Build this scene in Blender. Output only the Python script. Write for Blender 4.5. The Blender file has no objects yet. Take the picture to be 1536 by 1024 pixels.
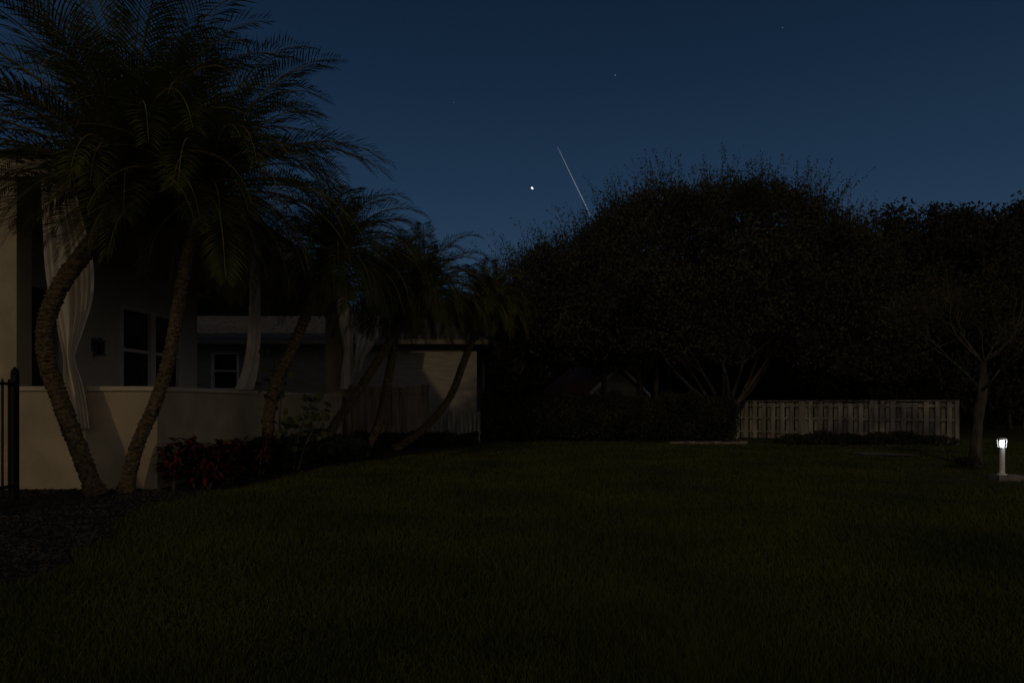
import bpy, math, random
import numpy as np
from mathutils import Vector
random.seed(7); rng=np.random.default_rng(7)
S=bpy.context.scene
S.view_settings.view_transform='Standard'; S.view_settings.look='None'; S.view_settings.exposure=0
COL=S.collection

# ---------------------------------------------------------------- materials
def mat(name,c1,c2=None,scale=5,rough=.9,bump=0,bscale=None,spec=.2,detail=6,stretch=None,emit=None,estr=0,trans=False,metal=0):
    m=bpy.data.materials.new(name); m.use_nodes=True; nt=m.node_tree; N=nt.nodes; L=nt.links
    b=N['Principled BSDF']; b.inputs['Roughness'].default_value=rough
    b.inputs['Specular IOR Level'].default_value=spec; b.inputs['Metallic'].default_value=metal
    c2=c2 or tuple(x*.7 for x in c1)
    tc=N.new('ShaderNodeTexCoord'); mp=N.new('ShaderNodeMapping'); L.new(tc.outputs['Object'],mp.inputs[0])
    if stretch: mp.inputs['Scale'].default_value=stretch
    n=N.new('ShaderNodeTexNoise'); n.inputs['Scale'].default_value=scale; n.inputs['Detail'].default_value=detail
    L.new(mp.outputs[0],n.inputs['Vector'])
    r=N.new('ShaderNodeValToRGB'); r.color_ramp.elements[0].position=.32; r.color_ramp.elements[1].position=.68
    r.color_ramp.elements[0].color=(*c2,1); r.color_ramp.elements[1].color=(*c1,1)
    L.new(n.outputs['Fac'],r.inputs[0]); L.new(r.outputs[0],b.inputs['Base Color'])
    if bump:
        n2=N.new('ShaderNodeTexNoise'); n2.inputs['Scale'].default_value=bscale or scale*4; n2.inputs['Detail'].default_value=4
        L.new(mp.outputs[0],n2.inputs['Vector'])
        bp=N.new('ShaderNodeBump'); bp.inputs['Strength'].default_value=bump; bp.inputs['Distance'].default_value=.02
        L.new(n2.outputs['Fac'],bp.inputs['Height']); L.new(bp.outputs[0],b.inputs['Normal'])
    if emit:
        b.inputs['Emission Color'].default_value=(*emit,1); b.inputs['Emission Strength'].default_value=estr
    if trans:
        t=N.new('ShaderNodeBsdfTranslucent'); L.new(r.outputs[0],t.inputs['Color'])
        mx=N.new('ShaderNodeMixShader'); mx.inputs[0].default_value=.3
        L.new(b.outputs[0],mx.inputs[1]); L.new(t.outputs[0],mx.inputs[2]); L.new(mx.outputs[0],N['Material Output'].inputs[0])
    return m
M_lawn=mat('lawn',(.052,.060,.018),(.026,.036,.012),1.3,1,.8,60)
M_blade=mat('grass_blade',(.105,.120,.028),(.046,.062,.017),.6,.9,trans=True)
M_mulch=mat('mulch',(.040,.032,.026),(.015,.013,.011),9,1,1,40)
M_stone=mat('gravel',(.060,.053,.047),(.02,.018,.016),4,.9)
M_stucco=mat('stucco',(.44,.365,.245),(.34,.285,.195),2.5,.95,.8,70)
M_stucco2=mat('stucco_trim',(.46,.40,.29),(.38,.33,.24),3,.9,.4,60)
M_wallin=mat('stucco_inner',(.60,.55,.48),(.54,.49,.42),2,.95,.4,60)
M_beam=mat('beam_paint',(.24,.20,.145),(.19,.16,.12),2,.95)
M_ceil=mat('ceiling',(.40,.31,.21),(.34,.26,.18),2,.9)
M_white=mat('white_paint',(.72,.70,.66),(.62,.60,.57),8,.5)
M_fascia=mat('fascia_paint',(.20,.18,.16),(.16,.145,.13),8,.7)
M_glass=mat('window_glass',(.010,.011,.013),(.006,.007,.008),1,.15,spec=.4)
M_shingle=mat('shingles',(.14,.13,.12),(.06,.056,.05),6,.95,.8,25)
M_redroof=mat('red_roof',(.42,.16,.12),(.28,.11,.085),8,.9,.5)
M_nwall=mat('painted_siding',(.35,.33,.30),(.25,.237,.215),2,.9,.5,30,stretch=(1,1,6))
M_curt=mat('curtain_cloth',(.70,.64,.53),(.62,.56,.47),2,.9,trans=True)
M_metal=mat('dark_metal',(.012,.012,.012),(.008,.008,.008),5,.45,metal=.3)
M_trunk=mat('palm_trunk',(.16,.118,.065),(.035,.027,.016),22,1,1,70)
M_fiber=mat('palm_fibre',(.11,.06,.03),(.03,.018,.010),12,1,1,40)
M_frond=mat('palm_frond',(.120,.125,.028),(.045,.056,.015),1.2,.6,trans=True)
M_rachis=mat('palm_rachis',(.19,.16,.05),(.09,.08,.025),4,.6)
M_leaf=mat('tree_leaves',(.060,.058,.034),(.013,.015,.010),.75,.9)
M_leafb=mat('distant_leaves',(.034,.034,.022),(.009,.011,.008),.35,.95)
M_leafs=mat('sparse_leaves',(.095,.078,.034),(.05,.043,.02),2,.9,trans=True)
M_hedge=mat('hedge_leaves',(.038,.043,.022),(.011,.015,.009),1.5,.9)
M_bark=mat('bark',(.10,.085,.066),(.04,.034,.027),9,1,1,30,stretch=(1,1,.3))
M_bark2=mat('pale_bark',(.13,.11,.085),(.055,.047,.037),9,1,1,30,stretch=(1,1,.3))
M_croton=mat('croton_leaves',(.17,.033,.024),(.045,.026,.012),6,.6)
M_round=mat('seagrape_leaves',(.085,.095,.04),(.04,.05,.02),4,.6)
M_wood=mat('fence_wood',(.25,.20,.145),(.10,.08,.058),6,.95,.6,20,stretch=(1,1,.15))
M_wfence=mat('weathered_white_fence',(.31,.295,.265),(.10,.095,.086),5,.9,.5,20,stretch=(1,1,.25))
M_conc=mat('concrete',(.22,.20,.18),(.12,.115,.105),4,.95,.6,30)
M_sand=mat('bare_soil',(.085,.075,.055),(.035,.036,.02),3,1,.8,30)
M_lamp=mat('lamp_glow',(.8,.85,.9),emit=(.82,.9,1),estr=10)
M_star=mat('starlight',(.1,.1,.1),emit=(.85,.93,1),estr=1.4)
M_star2=mat('faint_star',(.05,.05,.05),emit=(.6,.75,.95),estr=.22)
M_trail=mat('meteor_light',(.05,.05,.05),emit=(.75,.85,.95),estr=.24)

# ---------------------------------------------------------------- mesh helpers
def obj(name,V,F,mats,idx=None,parent=None,smooth=False):
    me=bpy.data.meshes.new(name)
    me.from_pydata([tuple(v) for v in V],[],[tuple(f) for f in F])
    for m in (mats if isinstance(mats,(list,tuple)) else [mats]): me.materials.append(m)
    if idx is not None: me.polygons.foreach_set('material_index',idx)
    if smooth: me.polygons.foreach_set('use_smooth',[True]*len(me.polygons))
    me.update(); o=bpy.data.objects.new(name,me); COL.objects.link(o)
    if parent: o.parent=parent
    return o
def npobj(name,V,k,mats,idx=None,parent=None):
    V=np.asarray(V,dtype=np.float32).reshape(-1,3); n=len(V)//k
    me=bpy.data.meshes.new(name); me.vertices.add(len(V)); me.vertices.foreach_set('co',V.ravel())
    me.loops.add(len(V)); me.loops.foreach_set('vertex_index',np.arange(len(V),dtype=np.int32))
    me.polygons.add(n); me.polygons.foreach_set('loop_start',np.arange(0,len(V),k,dtype=np.int32))
    for m in (mats if isinstance(mats,(list,tuple)) else [mats]): me.materials.append(m)
    if idx is not None: me.polygons.foreach_set('material_index',np.asarray(idx,dtype=np.int32))
    me.update(calc_edges=True); me.validate()
    o=bpy.data.objects.new(name,me); COL.objects.link(o)
    if parent: o.parent=parent
    return o
def empty(name):
    e=bpy.data.objects.new(name,None); COL.objects.link(e); return e
class MB:
    def __init__(s): s.V=[];s.F=[];s.I=[]
    def box(s,x0,x1,y0,y1,z0,z1,i=0):
        b=len(s.V); s.V+=[(x0,y0,z0),(x1,y0,z0),(x1,y1,z0),(x0,y1,z0),(x0,y0,z1),(x1,y0,z1),(x1,y1,z1),(x0,y1,z1)]
        for f in [(0,3,2,1),(4,5,6,7),(0,1,5,4),(1,2,6,5),(2,3,7,6),(3,0,4,7)]: s.F.append([b+k for k in f]); s.I.append(i)
    def poly(s,pts,i=0):
        b=len(s.V); s.V+=pts; s.F.append(list(range(b,b+len(pts)))); s.I.append(i)
    def tube(s,pts,rad,seg=8,i=0,cap=True,knob=0):
        b=len(s.V); n=len(pts)
        for k,p in enumerate(pts):
            p=Vector(p); d=(Vector(pts[min(k+1,n-1)])-Vector(pts[max(k-1,0)])).normalized()
            a=d.cross(Vector((0,1,0.01)));
            if a.length<.05: a=d.cross(Vector((1,0,0)))
            a.normalize(); c=d.cross(a)
            for j in range(seg):
                t=2*math.pi*j/seg+ (k%2)*math.pi/seg*(1 if knob else 0)
                r=rad[k]*(1+knob*random.uniform(-1,1))
                s.V.append(tuple(p+a*math.cos(t)*r+c*math.sin(t)*r))
        for k in range(n-1):
            for j in range(seg):
                s.F.append([b+k*seg+j,b+k*seg+(j+1)%seg,b+(k+1)*seg+(j+1)%seg,b+(k+1)*seg+j]); s.I.append(i)
        if cap:
            s.F.append([b+(n-1)*seg+j for j in range(seg)]); s.I.append(i)
    def make(s,name,mats,parent=None,smooth=False): return obj(name,s.V,s.F,mats,s.I,parent,smooth)
def spline(pts,n):
    P=[Vector(p) for p in pts]; P=[P[0]*2-P[1]]+P+[P[-1]*2-P[-2]]; out=[]
    segs=len(P)-3
    for q in range(n+1):
        u=q/n*segs; k=min(int(u),segs-1); t=u-k; a,b,c,d=P[k:k+4]
        out.append(.5*((2*b)+(c-a)*t+(2*a-5*b+4*c-d)*t*t+(3*b-a-3*c+d)*t**3))
    return out
def leafquads(C,size,aspect=.45,up=0.0):
    n=len(C); d=rng.normal(size=(n,3)); d[:,2]+=up; d/=np.linalg.norm(d,axis=1)[:,None]
    e=np.cross(d,rng.normal(size=(n,3))); e/=np.linalg.norm(e,axis=1)[:,None]
    s=(size*rng.uniform(.6,1.3,n))[:,None]
    return np.stack([C-d*s,C+e*s*aspect,C+d*s,C-e*s*aspect],1).reshape(-1,3)

# ---------------------------------------------------------------- ground
obj('lawn_ground',[(-400,-60,0),(400,-60,0),(400,900,0),(-400,900,0)],[(0,1,2,3)],M_lawn)
bedp=[(-3.3,3.6),(-3.45,5.0),(-3.6,5.7),(-3.95,6.8),(-4.45,7.9),(-4.55,8.7),(-4.2,9.8),(-4.0,11),(-3.95,12.4),(-3.5,14),(-2.9,15.3),(-2.2,17),(-1.4,19),(-.6,20.8),(-5.2,20.9),(-12,20.9),(-12,3.6)]
obj('mulch_bed',[(x,y,.012) for x,y in bedp],[tuple(range(len(bedp)))[::-1]],M_mulch)
def inbed(x,y):
    e=bedp[:14]; ys=[p[1] for p in e]; xs=[p[0] for p in e]
    return x<np.interp(y,ys,xs)-.05+.08*np.sin(y*5)
n=330000
u=rng.uniform(0,1,n); Y=2.3*(24/2.3)**u; X=rng.uniform(-.82,.82,n)*Y
k=~inbed(X,Y); X=X[k];Y=Y[k]; n=len(X)
h=rng.uniform(.025,.06,n)*(1+.25*np.sin(X*1.7+np.cos(Y*1.3)*2)); w=.0015*Y**.75+.001
a=rng.uniform(0,2*np.pi,n); ln=rng.uniform(.1,.9,n)*h; b=rng.uniform(0,2*np.pi,n)
P=np.stack([X,Y,np.zeros(n)],1); D=np.stack([np.cos(a)*w,np.sin(a)*w,0*w],1)
T=np.stack([X+np.cos(b)*ln,Y+np.sin(b)*ln,h],1)
npobj('lawn_grass',np.stack([P-D,P+D,T],1),3,M_blade)
n=16000; Y=rng.uniform(3.6,10,n); X=rng.uniform(-8.5,-3,n); k=inbed(X,Y)&(X>-7.5); X=X[k];Y=Y[k]
C=np.stack([X,Y,np.full(len(X),.02)],1); q=rng.normal(size=(len(X),4,3))*.02*np.array([1,1,.6])
q[:,3]=q[:,3]*.3+np.array([0,0,.02]); fc=[(0,1,3),(1,2,3),(2,0,3)]
VV=np.concatenate([np.stack([C+q[:,i] for i in f],1) for f in fc]).reshape(-1,3)
npobj('gravel_bed',VV,3,M_stone)
sv=[(6.9,11.3),(7.2,12.3),(7.6,13.6),(8.5,14.8),(10,15.6),(16,17),(30,17),(30,4),(11,4),(9,7),(8.2,9),(7.3,10.3)]
obj('soil_verge',[(x,y,.006) for x,y in sv],[tuple(range(len(sv)))[::-1]],M_sand)
m=MB(); m.poly([(8.4,16.3,.05),(9.6,16.0,.05),(9.35,17.0,.05),(8.5,17.1,.05)]); m.box(8.45,9.4,16.35,16.95,0,.045); m.make('concrete_slab',M_conc)
m=MB()
for i in range(9):
    x=4.9+i*.27; m.box(x,x+.255,21.2,21.35,0,.07+.01*(i%3))
m.make('stone_edging',M_conc)

# ---------------------------------------------------------------- patio house
H=empty('stucco_house')
m=MB()
m.box(-11.5,-7.33,10.1,10.42,0,4.6)
m.box(-7.33,-5.25,10.102,10.34,0,1.47)
m.box(-5.49,-5.25,10.34,21.3,0,1.47)
m.box(-9.5,-5.25,21.3,21.54,0,1.47)
m.box(-5.80,-5.05,21.2,21.7,1.53,4.05)
m.make('walls',M_stucco,H)
m=MB()
m.box(-7.33,-5.21,10.06,10.38,1.47,1.535); m.box(-5.53,-5.21,10.38,21.19,1.47,1.535)
m.box(-11.6,-5.15,10.0,10.42,4.6,4.93)
m.make('trim',M_stucco2,H)
m=MB()
m.box(-5.5,-5.18,10.42,21.9,4.55,4.93); m.box(-11.5,-5.5,21.35,21.8,4.05,4.93)
m.make('beams',M_beam,H)
m=MB()
X0,X1=-9.75,-9.5
m.box(X0,X1,10.42,13.2,0,4.6); m.box(X0,X1,13.2,14.3,3.6,4.6); m.box(X0,X1,14.3,16.55,0,4.6)
m.box(X0,X1,16.55,19.5,0,1.5); m.box(X0,X1,16.55,19.5,3.68,4.6); m.box(X0,X1,19.5,20.6,0,4.6)
m.box(-16,-9.75,20.35,20.6,0,4.6)
m.make('inner_wall',M_wallin,H)
m=MB(); m.box(-9.5,-5.5,10.42,21.35,4.6,4.66); m.make('ceiling',M_ceil,H)
m=MB(); m.box(-9.5,-5.5,10.34,21.3,0,.35); m.make('patio_floor',M_conc,H)
m=MB()
for y0,y1 in((16.55,18.0),(18.05,19.5)):
    m.box(-9.56,-9.46,y0,y0+.09,1.5,3.68); m.box(-9.56,-9.46,y1-.09,y1,1.5,3.68)
    m.box(-9.56,-9.46,y0+.09,y1-.09,1.5,1.6); m.box(-9.56,-9.46,y0+.09,y1-.09,3.58,3.68); m.box(-9.56,-9.47,y0+.09,y1-.09,2.55,2.63)
m.box(-9.56,-9.45,18.0,18.05,1.5,3.68)
m.make('window_frame',M_white,H)
m=MB(); m.box(-9.62,-9.58,16.55,19.5,1.5,3.68); m.box(-9.62,-9.58,13.2,14.3,.35,3.6); m.make('window_glass',M_glass,H)
m=MB(); m.poly([(-11.8,9.8,4.93),(-5.0,9.8,4.93),(-8.5,13.5,5.9),(-11.8,13.5,5.9)]);m.poly([(-5.0,9.8,4.93),(-5.0,22.2,4.93),(-8.5,18.5,5.9),(-8.5,13.5,5.9)])
m.poly([(-5,22.2,4.93),(-16,22.2,4.93),(-16,18.5,5.9),(-8.5,18.5,5.9)]); m.poly([(-8.5,13.5,5.9),(-8.5,18.5,5.9),(-16,18.5,5.9),(-16,13.5,5.9)])
m.make('roof',M_shingle,H)
L_=empty('wall_lantern'); m=MB(); m.box(-9.5,-9.46,15.4,15.52,2.45,2.75); m.box(-9.46,-9.3,15.45,15.47,2.7,2.72)
for a,b in((-9.38,15.40),(-9.26,15.40),(-9.38,15.52),(-9.26,15.52)): m.box(a-.008,a+.008,b-.008,b+.008,2.38,2.66)
m.box(-9.40,-9.24,15.38,15.54,2.66,2.70); m.box(-9.36,-9.28,15.42,15.5,2.70,2.75); m.box(-9.40,-9.24,15.38,15.54,2.35,2.38); m.make('frame',M_fascia,L_)
m=MB(); m.box(-9.37,-9.27,15.41,15.51,2.38,2.66); m.make('lantern_glass',M_glass,L_)
Fn=empty('ceiling_fan'); m=MB(); m.tube([(-7.2,18.4,4.6),(-7.2,18.4,4.42)],[.03,.03],8); m.tube([(-7.2,18.4,4.42),(-7.2,18.4,4.38),(-7.2,18.4,4.28),(-7.2,18.4,4.22)],[.06,.13,.13,.05],14)
m.make('motor',M_metal,Fn); m=MB()
for i in range(5):
    a=i*2*math.pi/5+.2; c,s=math.cos(a),math.sin(a)
    pts=[(.12,-.03),(.3,-.07),(.75,-.08),(.78,.05),(.3,.07),(.12,.03)]
    m.poly([(-7.2+p*c-q*s,18.4+p*s+q*c,4.33+q*.2) for p,q in pts]); m.poly([(-7.2+p*c-q*s,18.4+p*s+q*c,4.32+q*.2) for p,q in pts[::-1]])
m.make('blades',M_metal,Fn)

def curtain(name,rows,y,folds,amp,dirx=(1,0),nv=60,nu=110):
    V=[];F=[]; zs=[r[0] for r in rows][::-1]; ls=[r[1] for r in rows][::-1]; rs=[r[2] for r in rows][::-1]
    z0,z1=zs[0],zs[-1]
    for j in range(nv+1):
        z=z0+(z1-z0)*j/nv; l=np.interp(z,zs,ls); r=np.interp(z,zs,rs)
        for i in range(nu+1):
            u=i/nu; ph=folds*2*math.pi*(u+.06*math.sin(u*9))+ .5*math.sin(z*.9+u*6)
            d=amp*(math.sin(ph)*(1+.5*math.sin(u*11+z))+.35*math.sin(2.3*ph+z*.5))*min(1,(r-l)/.18)
            s=l+(r-l)*u
            if dirx==(1,0): V.append((s,y+d,z))
            else: V.append((y+d,s,z))
    for j in range(nv):
        for i in range(nu):
            a=j*(nu+1)+i; F.append((a,a+1,a+nu+2,a+nu+1))
    return obj(name,V,F,M_curt,None,None,True)
def sm(rows,n=30):
    pts=spline([(r[1],r[2],r[0]) for r in rows],n); return [(p.z,p.x,p.y) for p in pts]
curtain('outdoor_curtain',sm([(4.56,-6.88,-6.36),(4.2,-6.87,-6.30),(3.76,-6.85,-6.18),(3.28,-6.83,-6.07),(2.79,-6.76,-6.09),(2.3,-6.62,-6.24),(1.96,-6.53,-6.37),(1.65,-6.52,-6.27),(1.33,-6.47,-6.20),(.92,-6.41,-6.15)]),9.96,4.6,.045)
curtain('outdoor_curtain',sm([(4.5,13.55,14.05),(3.6,13.55,14.02),(2.6,13.48,14.0),(2.0,13.28,13.9),(1.6,12.95,13.7),(1.55,12.85,13.6)]),-5.2,4,.05,(0,1))
curtain('outdoor_curtain',sm([(4.5,19.9,21.1),(3.7,20.1,21.1),(3.1,20.6,21.1),(2.7,20.85,21.1),(2.3,20.6,21.15),(1.7,20.5,21.2)]),-5.10,5,.05,(0,1))
curtain('outdoor_curtain',sm([(4.3,-5.0,-4.0),(3.7,-5.0,-4.1),(3.2,-5.02,-4.4),(2.7,-5.04,-4.75),(2.3,-5.06,-4.85)]),21.9,5,.05)

G=empty('metal_gate'); m=MB()
m.box(-6.60,-6.53,8.98,9.05,0,1.66); m.tube([(-6.565,9.015,1.66),(-6.565,9.015,1.69),(-6.565,9.015,1.73),(-6.565,9.015,1.77)],[.045,.05,.035,.004],10)
m.make('post',M_metal,G); m=MB()
for z in(1.52,.18): m.box(-6.58,-6.545,4.4,8.98,z,z+.04)
for i in range(40):
    y=4.45+i*.114; m.box(-6.573,-6.552,y,y+.02,.05,1.6)
m.make('bars',M_metal,G)

# ---------------------------------------------------------------- neighbour houses
N=empty('neighbor_house')
m=MB(); yw=25
m.box(-10.0,-1.29,yw,yw+.2,0,3.5); m.box(-20,-11.0,yw,yw+.2,0,3.5); m.box(-11.0,-10.0,yw,yw+.2,0,1.75); m.box(-11.0,-10.0,yw,yw+.2,3.13,3.5)
m.box(-1.49,-1.29,yw+.2,33,0,3.5); m.make('walls',M_nwall,N)
m=MB(); 
m.box(-11.0,-10.93,24.96,25.1,1.75,3.13);m.box(-10.07,-10,24.96,25.1,1.75,3.13);m.box(-10.93,-10.07,24.96,25.1,3.06,3.13);m.box(-10.93,-10.07,24.96,25.1,1.75,1.82);m.box(-10.93,-10.07,24.98,25.1,2.42,2.47)
m.make('window_frame',M_white,N); m=MB()
m.box(-20.4,-.8,24.42,24.5,3.38,3.56); m.box(-.88,-.8,24.5,33.4,3.38,3.56); m.box(-20.3,-.88,24.5,25.0,3.40,3.44); m.make('fascia',M_fascia,N)
m=MB(); m.box(-10.93,-10.07,25.11,25.15,1.8,3.1); m.make('window_glass',M_glass,N)
m=MB(); m.poly([(-20.4,24.4,3.57),(-.78,24.4,3.57),(-5.2,29,5.3),(-20.4,29,5.3)]); m.poly([(-.78,24.4,3.57),(-.78,33.5,3.57),(-5.2,29,5.3)]); m.poly([(-.78,33.5,3.57),(-20.4,33.5,3.57),(-20.4,29,5.3),(-5.2,29,5.3)])
m.make('roof',M_shingle,N)
N2=empty('neighbor_house'); 
def rot(p,c=(4.3,28.5),a=math.radians(40)):
    x,y,z=p; return (c[0]+x*math.cos(a)-y*math.sin(a),c[1]+x*math.sin(a)+y*math.cos(a),z-.1)
m=MB(); m.poly([rot(p) for p in[(-1.6,0,0),(1.6,0,0),(1.6,0,1.9),(0,0,2.85),(-1.6,0,1.9)]]); m.poly([rot(p) for p in[(-1.6,0,0),(-1.6,0,1.9),(-1.6,2.5,1.9),(-1.6,2.5,0)]])
m.make('walls',M_nwall,N2)
m=MB(); m.poly([rot(p) for p in[(-1.95,-.3,1.75),(0,-.3,2.95),(0,2.6,2.95),(-1.95,2.6,1.75)]]); m.poly([rot(p) for p in[(1.95,-.3,1.75),(1.95,2.6,1.75),(0,2.6,2.95),(0,-.3,2.95)]]); m.make('roof',M_redroof,N2)
m=MB(); m.poly([rot(p) for p in[(-1.95,-.31,1.60),(0,-.31,2.80),(0,-.31,2.96),(-1.95,-.31,1.76)]]); m.poly([rot(p) for p in[(1.95,-.31,1.60),(1.95,-.31,1.76),(0,-.31,2.96),(0,-.31,2.80)]]); m.make('trim',M_white,N2)

# ---------------------------------------------------------------- fences
m=MB()
x=-5.05
while x<-2.65:
    z=1.80+random.uniform(-.05,.05); dy=random.uniform(-.01,.01)
    m.box(x,x+.12,20.96+dy,20.985+dy,.03,z); x+=.15
m.box(-5.05,-2.6,21.0,21.05,1.5,1.6); m.box(-5.05,-2.6,21.0,21.05,.4,.5)
for px in(-5.0,-3.8,-2.66): m.box(px,px+.1,21.05,21.15,0,1.85)
m.make('wooden_fence',M_wood)
m=MB(); x=-2.6
while x<-1.0: m.box(x,x+.09,22,22.025,.05,1.02+random.uniform(-.02,.02)); x+=.135
m.box(-2.6,-1,22.03,22.07,.8,.88); m.box(-2.6,-1,22.03,22.07,.25,.33); m.make('picket_fence',M_wfence)
m=MB(); x0,y0,x1,y1=7.95,24.2,13.5,20.6; Lf=math.hypot(x1-x0,y1-y0)
s=0; k=0
while s<Lf-.1:
    yy=-.07 if k%2==0 else .07; z=1.30+random.uniform(-.03,.03); m.box(s,s+.135,yy-.01,yy+.01,.06,z); s+=.15;k+=1
for z in(.25,.72,1.15): m.box(0,Lf,-.045,.045,z,z+.07)
for q in range(4):
    s=q*(Lf-.1)/3; m.box(s,s+.1,-.1,-.082,0,1.36)
m.box(0,Lf,-.08,.08,1.335,1.36)
o=m.make('white_fence',M_wfence); o.location=(x0,y0,0); o.rotation_euler=(0,0,math.atan2(y1-y0,x1-x0))

# ---------------------------------------------------------------- palms
def palm(name,pts,r0,r1,L,nf,lmax=.42,wf=.014,seed=1,nl=46,droop=1.0,elmin=-22):
    random.seed(seed); P=empty(name)
    n=int(46+12*len(pts)); sp=spline(pts,n); m=MB()
    rad=[(r0+(r1-r0)*i/n)*(1+.05*(1 if i%2 else -1))*(1+.5*max(0,1-i/5)) for i in range(n+1)]
    m.tube(sp,rad,16,0,True,.11)
    top=sp[-1]
    for i in range(150):
        t=random.random()**1.3; c=sp[-1-int(t*16)]; a=random.uniform(0,6.28); d=Vector((math.cos(a),math.sin(a),random.uniform(.2,1.1))).normalized()
        b=c+d*r1*.7; m.tube([b,b+d*.10,b+d*random.uniform(.14,.32)],[.03,.025,.008],4,1)
    m.make('trunk',[M_trunk,M_fiber],P)
    LV=[];RM=MB()
    for f in range(nf):
        az=f*2.39996+random.uniform(-.3,.3); q=(f+.5)/nf
        el=math.radians(82-q*(82-elmin)+random.uniform(-9,9)); Lf=L*random.uniform(.8,1.08)*(1-.35*max(0,q-.65)/.35)
        d=Vector((math.cos(az)*math.cos(el),math.sin(az)*math.cos(el),math.sin(el)))
        side=Vector((-math.sin(az),math.cos(az),0))
        p=top+d*.08; K=18; step=Lf/K; path=[p.copy()]; dirs=[d.copy()]
        bend=random.uniform(.85,1.4)*droop
        for k in range(K):
            e=math.asin(max(-1,min(1,d.z)))
            e2=e-bend*math.radians(1.6+6.2*k/K)*(.55+.45*math.cos(e)); 
            e2=max(e2,math.radians(-75)); az2=math.atan2(d.y,d.x)+random.uniform(-.01,.01)
            d=Vector((math.cos(az2)*math.cos(e2),math.sin(az2)*math.cos(e2),math.sin(e2))); p=p+d*step; path.append(p.copy()); dirs.append(d.copy())
        RM.tube(path,[.02*(1-k/K)+.003 for k in range(K+1)],4,0)
        for i in range(nl):
            t=.10+.90*i/(nl-1); u=t*K; k=min(int(u),K-1); c=path[k].lerp(path[k+1],u-k); dd=dirs[k]
            sd=dd.cross(Vector((0,0,1)))
            if sd.length<.1: sd=side.copy()
            sd.normalize(); up=sd.cross(dd).normalized()
            ll=lmax*(.45+1.1*math.sin(math.pi*min(1,t*.85+.12))*.6)*random.uniform(.85,1.1)
            if t>.9: ll*=.8
            for sg in(-1,1):
                fw=.45+.75*t; v=(sd*sg*1.0+dd*fw+up*random.uniform(.0,.35)).normalized()
                m1=c+v*ll*.55; v2=(v+Vector((0,0,-.35*random.uniform(.4,1.4)))).normalized(); e=m1+v2*ll*.45
                wd=dd*wf*.9
                LV+= [c-wd*.5,m1-wd,e,m1+wd]
    RM.make('rachises',M_rachis,P)
    npobj('leaflets',np.array([tuple(v) for v in LV]),4,M_frond,None,P)
    return P
palm('date_palm',[(-5.72,9.4,0),(-5.98,9.4,.69),(-6.22,9.4,1.33),(-6.40,9.4,1.88),(-6.40,9.4,2.43),(-6.17,9.4,2.98),(-5.72,9.35,3.51),(-5.36,9.3,3.95),(-5.2,9.25,4.25)],.115,.11,3.15,100,.50,.013,3,60,.97,8)
palm('date_palm',[(-5.50,9.7,0),(-5.33,9.7,.67),(-5.05,9.7,1.33),(-4.86,9.7,1.99),(-4.74,9.7,2.65),(-4.62,9.7,3.32),(-4.46,9.7,3.84),(-4.32,9.6,4.2)],.095,.08,2.65,88,.46,.012,5,54,1.05,-10)
palm('date_palm',[(-4.61,13,0),(-4.64,13,.83),(-4.52,13,1.59),(-4.17,13,2.35),(-3.85,13,3.12),(-3.55,13,3.75),(-3.35,13,4.1)],.11,.09,2.0,74,.40,.014,8,44,1.3,-25)
palm('date_palm',[(-4.56,16,0),(-4.19,16,.72),(-3.64,16,1.5),(-3.09,16,2.36),(-2.55,16,3.22),(-2.05,16,3.9)],.11,.09,1.85,66,.36,.017,11,40,1.4,-25)
palm('date_palm',[(-3.59,16.5,0),(-3.19,16.5,.87),(-3.0,16.5,1.83),(-2.86,16.5,2.64),(-2.85,16.5,3.4),(-2.95,16.5,4.0)],.11,.09,2.0,66,.38,.017,13,40,1.35,-25)
palm('date_palm',[(-3.18,18.5,0),(-2.31,18.5,.67),(-1.68,18.5,1.44),(-1.32,18.5,2.35),(-.96,18.5,3.3),(-.65,18.5,4.0)],.11,.09,1.65,62,.36,.019,17,36,1.4,-30)

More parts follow.
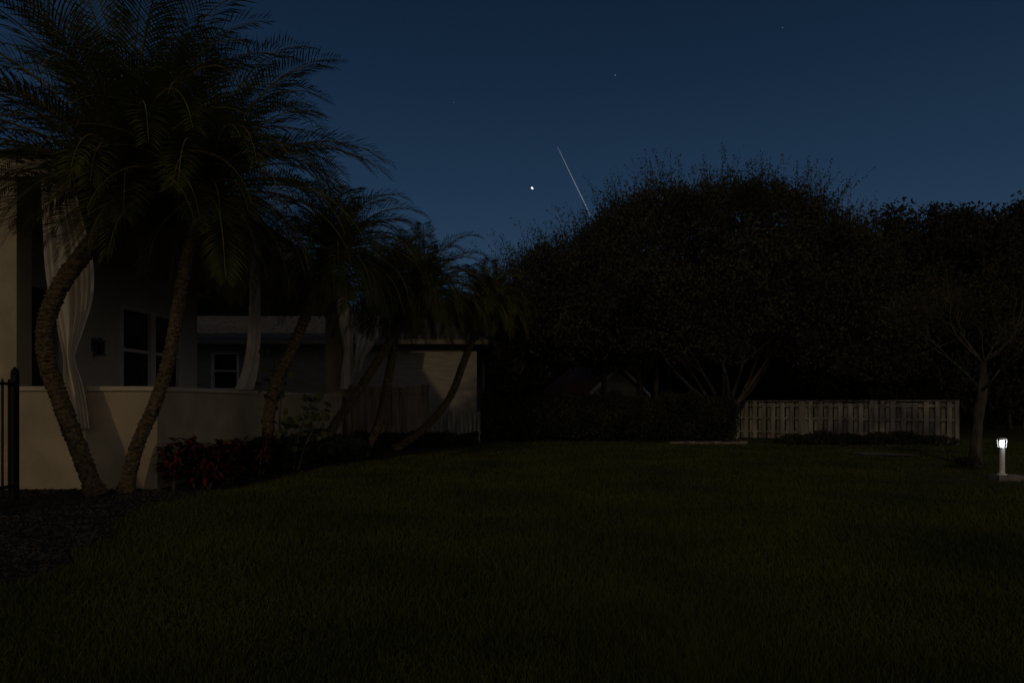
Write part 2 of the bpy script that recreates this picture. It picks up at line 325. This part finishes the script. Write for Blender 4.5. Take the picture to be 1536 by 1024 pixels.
# ---------------------------------------------------------------- leafy trees
def foliage(nc,nl,xs,tops,bots,yc,yr,leaf,sig,shoots,parent,name,mt,seed,shootlen=.8,sleaf=None,k=34,jw=.035,rough=.0,per=8):
    g=np.random.default_rng(seed)
    rf=lambda x,t: rough*(np.sin(x*3.1+t*4)+.8*np.sin(x*6.7+2+t*7)+.5*np.sin(x*13+t*3))
    x=g.uniform(xs[0],xs[-1],nc); t=g.uniform(-1,1,nc)
    top=np.interp(x,xs,tops)-.5; bot=np.interp(x,xs,bots)
    prof=np.sqrt(np.clip(1-t**2*.85,0,1)); ht=bot+(top-bot)*prof+rf(x,t)
    z=bot+(ht-bot)*g.uniform(0,1,nc)**.85
    edge=g.uniform(0,1,nc)<.25; z=np.where(edge,ht-g.uniform(0,.7,nc),z)
    C=np.stack([x,yc+t*yr,z],1)
    idx=g.integers(0,nc,nl); s=(sig*g.uniform(.5,1.3,nc))[idx][:,None]
    dv=g.normal(size=(nl,3)); ln_=np.linalg.norm(dv,axis=1)[:,None]; dv*=np.minimum(1,1.7/ln_)
    P=C[idx]+dv*s*np.array([1,1,.8])
    nt_=max(1,shoots//per); shoots=nt_*per
    bx=g.uniform(xs[0],xs[-1],nt_); bt_=g.uniform(-.65,.65,nt_); bl=g.uniform(.35,1.15,nt_)
    tp=np.interp(bx,xs,tops); bo=np.interp(bx,xs,bots); bz=bo+(tp-.5-bo)*np.sqrt(1-bt_**2*.85)-.45+rf(bx,bt_)
    r_=lambda a:np.repeat(a,per)
    sx=r_(bx)+g.normal(size=shoots)*.16; sy=yc+r_(bt_)*yr+g.normal(size=shoots)*.16; sz=r_(bz); cx=(xs[0]+xs[-1])/2
    lean=(sx-r_(bx))*1.6+(sx-cx)/(xs[-1]-xs[0])*.9+g.normal(size=shoots)*.12
    ln=g.uniform(.55,1.1,shoots)*shootlen*r_(bl)
    tt=np.tile(np.linspace(0,1,k),shoots); R=lambda a:np.repeat(a,k)
    jit=g.normal(size=(shoots*k,3))*jw*(1.7-1.4*tt)[:,None]
    Q=np.stack([R(sx)+R(ln)*tt*R(lean),R(sy)+0*tt,R(sz)+R(ln)*tt],1)+jit
    V=np.concatenate([leafquads(P,leaf,.5,.5),leafquads(Q,sleaf or leaf*.6,.42,1.2)])
    npobj(name,V,4,mt,None,parent)
    return C
def limbs(m,base,C,nst,r0,seed,forkz=.6,stems=6,zmin=4.2):
    random.seed(seed); B=Vector(base); cc=[c for c in C if c[2]>zmin+abs(c[0]-base[0])*.15]; pts=[Vector(c) for c in random.sample(cc,nst)]
    hubs=[]
    for i in range(stems):
        a=i*2*math.pi/stems+random.uniform(-.3,.3); r=random.uniform(.9,1.9)
        hubs.append(B+Vector((math.cos(a)*r,math.sin(a)*r*.8,forkz+random.uniform(1.2,2.3))))
    for h in hubs:
        s=B+Vector((random.uniform(-.08,.08),random.uniform(-.08,.08),forkz*random.uniform(.6,1.1)))
        mid=s.lerp(h,.5)+Vector((random.uniform(-.15,.15),0,-.15))
        sp=spline([s,mid,h],10); m.tube(sp,[r0*.5*(1-.5*i/10) for i in range(11)],7)
    for p in pts:
        h=min(hubs,key=lambda q:(q-p).length+random.uniform(0,1.2))
        mid=h.lerp(p,.5)+Vector((random.uniform(-.35,.35),random.uniform(-.3,.3),-.1+random.uniform(-.2,.2)))
        sp=spline([h,mid,p],8); m.tube(sp,[r0*.22*(1-.85*i/8) for i in range(9)],5)
T=empty('oak_tree')
xs=[-.3,.2,.8,1.4,2.3,3.0,4.1,5.3,6.4,7.55,8.6,9.5,10.3,11.0,11.8]
tops=[5.0,6.3,6.95,7.1,7.25,8.1,8.8,9.2,8.9,9.3,9.15,8.9,8.35,7.8,7.3]
bots=[1.9,1.9,2.2,2.5,2.8,2.8,2.6,2.5,2.6,2.7,2.5,2.4,2.2,2.1,2.2]
C=foliage(1900,190000,xs,tops,bots,24.0,4.6,.062,.33,1700,T,'crown',M_leaf,21,1.5,.040,34,.06,.13,9)
m=MB(); m.tube(spline([(7.42,23.3,0),(7.40,23.3,.5),(7.36,23.3,1.1)],8),[.30,.21,.19,.18,.17,.17,.16,.15,.15],10,0,True,.06)
limbs(m,(7.38,23.3,.1),C,90,.18,4,.9,9,4.8); m.make('trunk',M_bark2,T,True)
W=empty('background_trees')
xs=[-14,-8,-4,-1.5,0,2,6,10,14,16,17,18.3,19.5,21.5,22.5,23.6,25,30,36]
tops=[6,6.2,7.2,7.6,8.0,8.5,9.3,10.2,10.9,11.3,10.8,11.6,11.1,12.6,11.7,12.5,12.0,12,11]
bots=[.3]*len(xs)
C=foliage(1500,110000,xs,tops,bots,38,3.4,.14,.58,480,W,'near_crowns',M_leafb,31,.8,.09,18,.10,.18)
xs2=[-60,-30,-14,0,10,20,30,45,70]; t2=[9,8,7,8,9.5,11,12,13,13]
foliage(2200,80000,xs2,t2,[0]*9,46,3,.38,.9,50,W,'far_crowns',M_leafb,33,.5)
foliage(1200,55000,xs2,[4.5]*9,[-.5]*9,43,1.5,.34,.6,20,W,'understory',M_leafb,35,.5)
m=MB(); random.seed(5)
for i in range(46):
    x=random.uniform(-12,34); y=random.uniform(31.5,34); r=random.uniform(.06,.13); l=random.uniform(-.6,.6)
    m.tube(spline([(x,y,0),(x+l*.4,y,2.2),(x+l,y,5.5)],6),[r,r*.9,r*.85,r*.8,r*.7,r*.6,r*.5],6)
m.make('trunks',M_bark,W,True)
T2=empty('broadleaf_tree')
xs=[11.6,12.6,13.8,15,16.4,18,19.5,21,23]; tp=[6.6,8.2,8.7,8.3,9.3,9.6,9.2,9.8,9.4]; bt=[1.2,1,1,1,1,1,1,1,1]
C=foliage(850,68000,xs,tp,bt,28,2.6,.10,.42,260,T2,'crown',M_leafb,41,.9,.06,20,.08,.2)
m=MB(); m.tube(spline([(15.6,28,0),(15.5,28,1),(15.7,28,2)],6),[.3,.24,.22,.2,.2,.18,.17],8)
limbs(m,(15.7,28,.9),C,50,.22,9,.9,6,4.5); m.make('trunk',M_bark,T2,True)
T3=empty('slender_tree'); m=MB()
for pts in ([(4.85,25.5,0),(4.8,25.5,1.6),(4.65,25.5,3),(4.5,25.5,4.4)],[(5.4,25.8,0),(5.45,25.8,2),(5.4,25.8,4.5)],[(3.6,26,0),(3.5,26,2),(3.75,26,4.2)]):
    m.tube(spline(pts,8),[.13,.12,.11,.11,.10,.09,.09,.08,.07],7)
m.make('trunk',M_bark2,T3,True)
foliage(60,5000,[3.9,4.8,5.8],[5.5,6.5,5.6],[4,3.9,4],25.8,1,.09,.4,10,T3,'crown',M_leaf,44)
T4=empty('sparse_tree'); m=MB()
sp=spline([(9.30,13.7,0),(9.33,13.7,.8),(9.44,13.7,1.6),(9.42,13.7,2.1)],8); m.tube(sp,[.15,.11,.105,.1,.1,.095,.09,.085,.08],8,0,True,.05)
random.seed(12); tips=[]
def br(p,d,l,r,dep):
    q=p+d*l; mid=p.lerp(q,.5)+Vector([random.uniform(-.08,.08)*l for _ in range(3)])
    m.tube(spline([p,mid,q],4),[r,r*.9,r*.8,r*.7,r*.6],5)
    if dep==0: tips.append(q); tips.append(mid); return
    for i in range(3):
        nd=(d+Vector((random.uniform(-.75,.75),random.uniform(-.75,.75),random.uniform(-.1,.55)))).normalized()
        br(q,nd,l*random.uniform(.6,.85),r*.5,dep-1)
for i in range(7):
    a=i*.9; z0=Vector(sp[5 if i%2 else 8]); br(z0,Vector((math.cos(a),math.sin(a),random.uniform(.45,1.4))).normalized(),random.uniform(.6,.95),.030,3)
m.make('trunk',M_bark,T4,True)
tp=np.array([tuple(t) for t in tips]); P=np.concatenate([tp[rng.integers(0,len(tp),7000)]+rng.normal(size=(7000,3))*.13])
npobj('crown',leafquads(P,.034,.4),4,M_leafs,None,T4)

# ---------------------------------------------------------------- hedge & shrubs
def bush(name,n,x0,x1,y0,y1,h,leaf,mt,seed,hv=.15):
    g=np.random.default_rng(seed); x=g.uniform(x0,x1,n); y=g.uniform(y0,y1,n)
    top=h*(1+hv*np.sin(x*2.3+seed)*np.sin(x*5.1)+g.normal(size=n)*.035)
    z=top*(g.uniform(0,1,n)**.45); u=(y-y0)/(y1-y0)*2-1; z*=np.sqrt(np.clip(1-u**4*.6,0,1))
    return npobj(name,leafquads(np.stack([x,y,z],1),leaf,.45,.3),4,mt)
bush('hedge',60000,-1.0,7.3,21.9,23.4,1.50,.055,M_hedge,3,.10)
bush('shrub',7000,-4.6,-1.0,19.6,20.6,.40,.05,M_hedge,5)
bush('shrub',7000,-5.0,-3.4,14.3,17.5,.5,.06,M_hedge,6,.3)
bush('shrub',6000,-4.9,-4.1,12.4,14.2,.55,.06,M_hedge,7,.3)
bush('weeds',5000,8.2,13.4,20.3,21.6,.32,.05,M_hedge,8,.4)
def rosette(name,plants,mt,ll,lw,nleaf,seed):
    random.seed(seed); V=[]; m=MB()
    for (x,y,h) in plants:
        for s in range(3):
            a=random.uniform(0,6.28); b=Vector((x,y,0)); t=b+Vector((math.cos(a)*.15,math.sin(a)*.15,h*random.uniform(.6,1))); m.tube([b,b.lerp(t,.5),t],[.015,.013,.01],5)
            for i in range(nleaf):
                f=random.uniform(.25,1); c=b.lerp(t,f); az=i*2.4; el=random.uniform(-.2,1.0)
                d=Vector((math.cos(az)*math.cos(el),math.sin(az)*math.cos(el),math.sin(el))); sd=Vector((-math.sin(az),math.cos(az),0))
                l=ll*random.uniform(.6,1.2); mid=c+d*l*.5; e=c+d*l+Vector((0,0,-l*.3))
                V+=[c,mid+sd*lw,e,mid-sd*lw]
    P=empty(name); m.make('stems',M_bark,P); npobj('leaves',np.array([tuple(v) for v in V]),4,mt,None,P)
random.seed(3)
rosette('croton_plant',[(random.uniform(-5.1,-4.35),random.uniform(9.75,12.2),random.uniform(.45,.8)) for _ in range(26)],M_croton,.24,.035,26,2)
rosette('croton_plant',[(-4.95,10.0,.75),(-4.8,10.3,.8)],M_croton,.24,.035,26,5)
rosette('yucca_plant',[(8.75,13.2,.12),(8.85,13.3,.15)],M_hedge,.42,.014,30,6)
rosette('fan_palm_shrub',[(2.7,23.9,1.5),(3.0,24.0,1.6),(2.3,23.9,1.4)],M_hedge,.8,.035,14,8)
P=empty('seagrape_plant'); m=MB(); V=[];F=[]; random.seed(9)
for (x,y,h,lx) in[(-4.35,13,1.75,.0),(-4.2,13.1,1.3,.35),(-4.05,12.9,1.1,.5),(-4.5,13.2,2.2,-.1)]:
    a=Vector((x,y,0)); b=a+Vector((lx,0,h)); sp=spline([a,a.lerp(b,.5)+Vector((-.08,0,0)),b],8); m.tube(sp,[.025-.002*i for i in range(9)],5)
    for i in range(26):
        c=Vector(sp[random.randint(3,8)]); az=random.uniform(0,6.28); d=Vector((math.cos(az),math.sin(az)*.7,random.uniform(0,.6))).normalized(); c2=c+d*random.uniform(.08,.28); m.tube([c,c2],[.006,.005],4)
        nrm=Vector((random.gauss(0,1),-1,random.gauss(0,1))).normalized(); u=nrm.cross(Vector((0,0,1))).normalized(); w=nrm.cross(u); r=random.uniform(.05,.085); k0=len(V)
        for j in range(9): t=j*6.283/9; V.append(c2+u*math.cos(t)*r+w*math.sin(t)*r)
        F.append(list(range(k0,k0+9)))
m.make('stems',M_bark,P); obj('leaves',V,F,M_round,None,P)

# ---------------------------------------------------------------- bollard lamp
B=empty('bollard_lamp'); bx,by=8.04,11.2
m=MB(); m.box(bx-.13,bx+.27,by-.12,by+.12,0,.11); m.make('base',M_conc,B)
m=MB(); m.tube([(bx,by,.11),(bx,by,.13),(bx,by,.135),(bx,by,.55),(bx,by,.56)],[.07,.07,.040,.040,.055],16); m.tube([(bx,by,.685),(bx,by,.70),(bx,by,.72)],[.075,.075,.03],16)
for i in range(4):
    a=i*1.5708+.785; m.tube([(bx+.055*math.cos(a),by+.055*math.sin(a),.56),(bx+.065*math.cos(a),by+.065*math.sin(a),.685)],[.006,.006],4)
m.make('post',M_white,B)
m=MB(); m.tube([(bx,by,.57),(bx,by,.60),(bx,by,.64),(bx,by,.675)],[.02,.03,.035,.028],12); m.make('lamp_globe',M_lamp,B)
ld=bpy.data.lights.new('lamp_light','POINT'); ld.energy=.5; ld.color=(.8,.9,1); ld.shadow_soft_size=.03
lo=bpy.data.objects.new('lamp_light',ld); COL.objects.link(lo); lo.location=(bx,by-.1,.63); lo.parent=B

# ---------------------------------------------------------------- celestial
def ball(m,c,r):
    c=Vector(c); m.tube([c+Vector((0,0,r*math.sin(t))) for t in np.linspace(-1.5,1.5,7)],[r*math.cos(t) for t in np.linspace(-1.5,1.5,7)],10)
m=MB(); ball(m,(26.4,900,283.4),1.35); ball(m,(27.5,900,282.2),.7); m.make('bright_planet',M_star,None)
m=MB()
for X_,Z_,r in((136.2,432,.7),(356.9,494.4,.5),(-76.5,396,.4)): ball(m,(X_,900,Z_),r)
m.make('stars',M_star2,None)
m=MB(); A=Vector((59.8,900,337.9)); Z=Vector((103,900,248)); K=12
m.tube([A.lerp(Z,i/K) for i in range(K+1)],[.12+.36*(i/K)**.6 for i in range(K+1)],6); m.make('meteor_trail',M_trail,None)

# ---------------------------------------------------------------- light, world, camera
az,el=math.radians(15),math.radians(20)
d=Vector((math.sin(az)*math.cos(el),math.cos(az)*math.cos(el),-math.sin(el)))
sd=bpy.data.lights.new('sun','SUN'); sd.energy=.21; sd.angle=math.radians(1.5); sd.color=(1,.74,.40)
so=bpy.data.objects.new('sun',sd); COL.objects.link(so); so.rotation_euler=d.to_track_quat('-Z','Y').to_euler(); so.location=(-5,-10,12)
w=bpy.data.worlds.new('World'); S.world=w; w.use_nodes=True; nt=w.node_tree; Nn=nt.nodes; Lk=nt.links
bg=Nn['Background']; bg.inputs[1].default_value=1
tc=Nn.new('ShaderNodeTexCoord'); sx=Nn.new('ShaderNodeSeparateXYZ'); Lk.new(tc.outputs['Generated'],sx.inputs[0])
r=Nn.new('ShaderNodeValToRGB'); Lk.new(sx.outputs['Z'],r.inputs[0]); e=r.color_ramp.elements
e[0].position=0; e[0].color=(.022,.047,.088,1); e[1].position=.9; e[1].color=(.003,.008,.020,1)
for p,c in((.20,(.018,.041,.081)),(.30,(.0115,.030,.064)),(.42,(.0068,.0195,.045)),(.52,(.0048,.0140,.032))):
    q=e.new(p); q.color=(*c,1)
sky=Nn.new('ShaderNodeTexSky'); sky.sky_type='NISHITA'; sky.sun_disc=False; sky.sun_elevation=el; sky.sun_rotation=math.radians(195)
sc=Nn.new('ShaderNodeVectorMath'); sc.operation='SCALE'; sc.inputs['Scale'].default_value=.0005; Lk.new(sky.outputs[0],sc.inputs[0])
ad=Nn.new('ShaderNodeVectorMath'); ad.operation='ADD'; Lk.new(r.outputs[0],ad.inputs[0]); Lk.new(sc.outputs[0],ad.inputs[1])
# warm fill added low in the sky behind the camera, brightens shaded walls
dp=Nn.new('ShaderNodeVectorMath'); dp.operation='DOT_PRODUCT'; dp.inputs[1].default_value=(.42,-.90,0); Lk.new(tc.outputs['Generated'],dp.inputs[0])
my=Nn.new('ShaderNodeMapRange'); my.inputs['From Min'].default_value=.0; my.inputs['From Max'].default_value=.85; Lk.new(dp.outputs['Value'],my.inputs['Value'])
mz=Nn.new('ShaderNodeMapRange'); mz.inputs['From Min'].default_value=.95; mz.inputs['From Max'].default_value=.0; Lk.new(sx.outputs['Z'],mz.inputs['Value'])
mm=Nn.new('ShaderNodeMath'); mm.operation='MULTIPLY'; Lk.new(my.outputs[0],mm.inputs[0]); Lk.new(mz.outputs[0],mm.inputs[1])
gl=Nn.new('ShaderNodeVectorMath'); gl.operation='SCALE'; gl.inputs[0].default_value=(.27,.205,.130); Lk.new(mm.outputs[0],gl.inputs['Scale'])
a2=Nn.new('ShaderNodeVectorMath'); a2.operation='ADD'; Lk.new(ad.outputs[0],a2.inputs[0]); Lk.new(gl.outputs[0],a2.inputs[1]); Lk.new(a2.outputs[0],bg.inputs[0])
cd=bpy.data.cameras.new('Camera'); cd.sensor_width=36; cd.lens=24; cd.shift_y=(603-512)/1536; cd.clip_end=5000; cd.clip_start=.05
co=bpy.data.objects.new('Camera',cd); COL.objects.link(co); co.location=(0,0,1.3); co.rotation_euler=(math.radians(90),0,0); S.camera=co
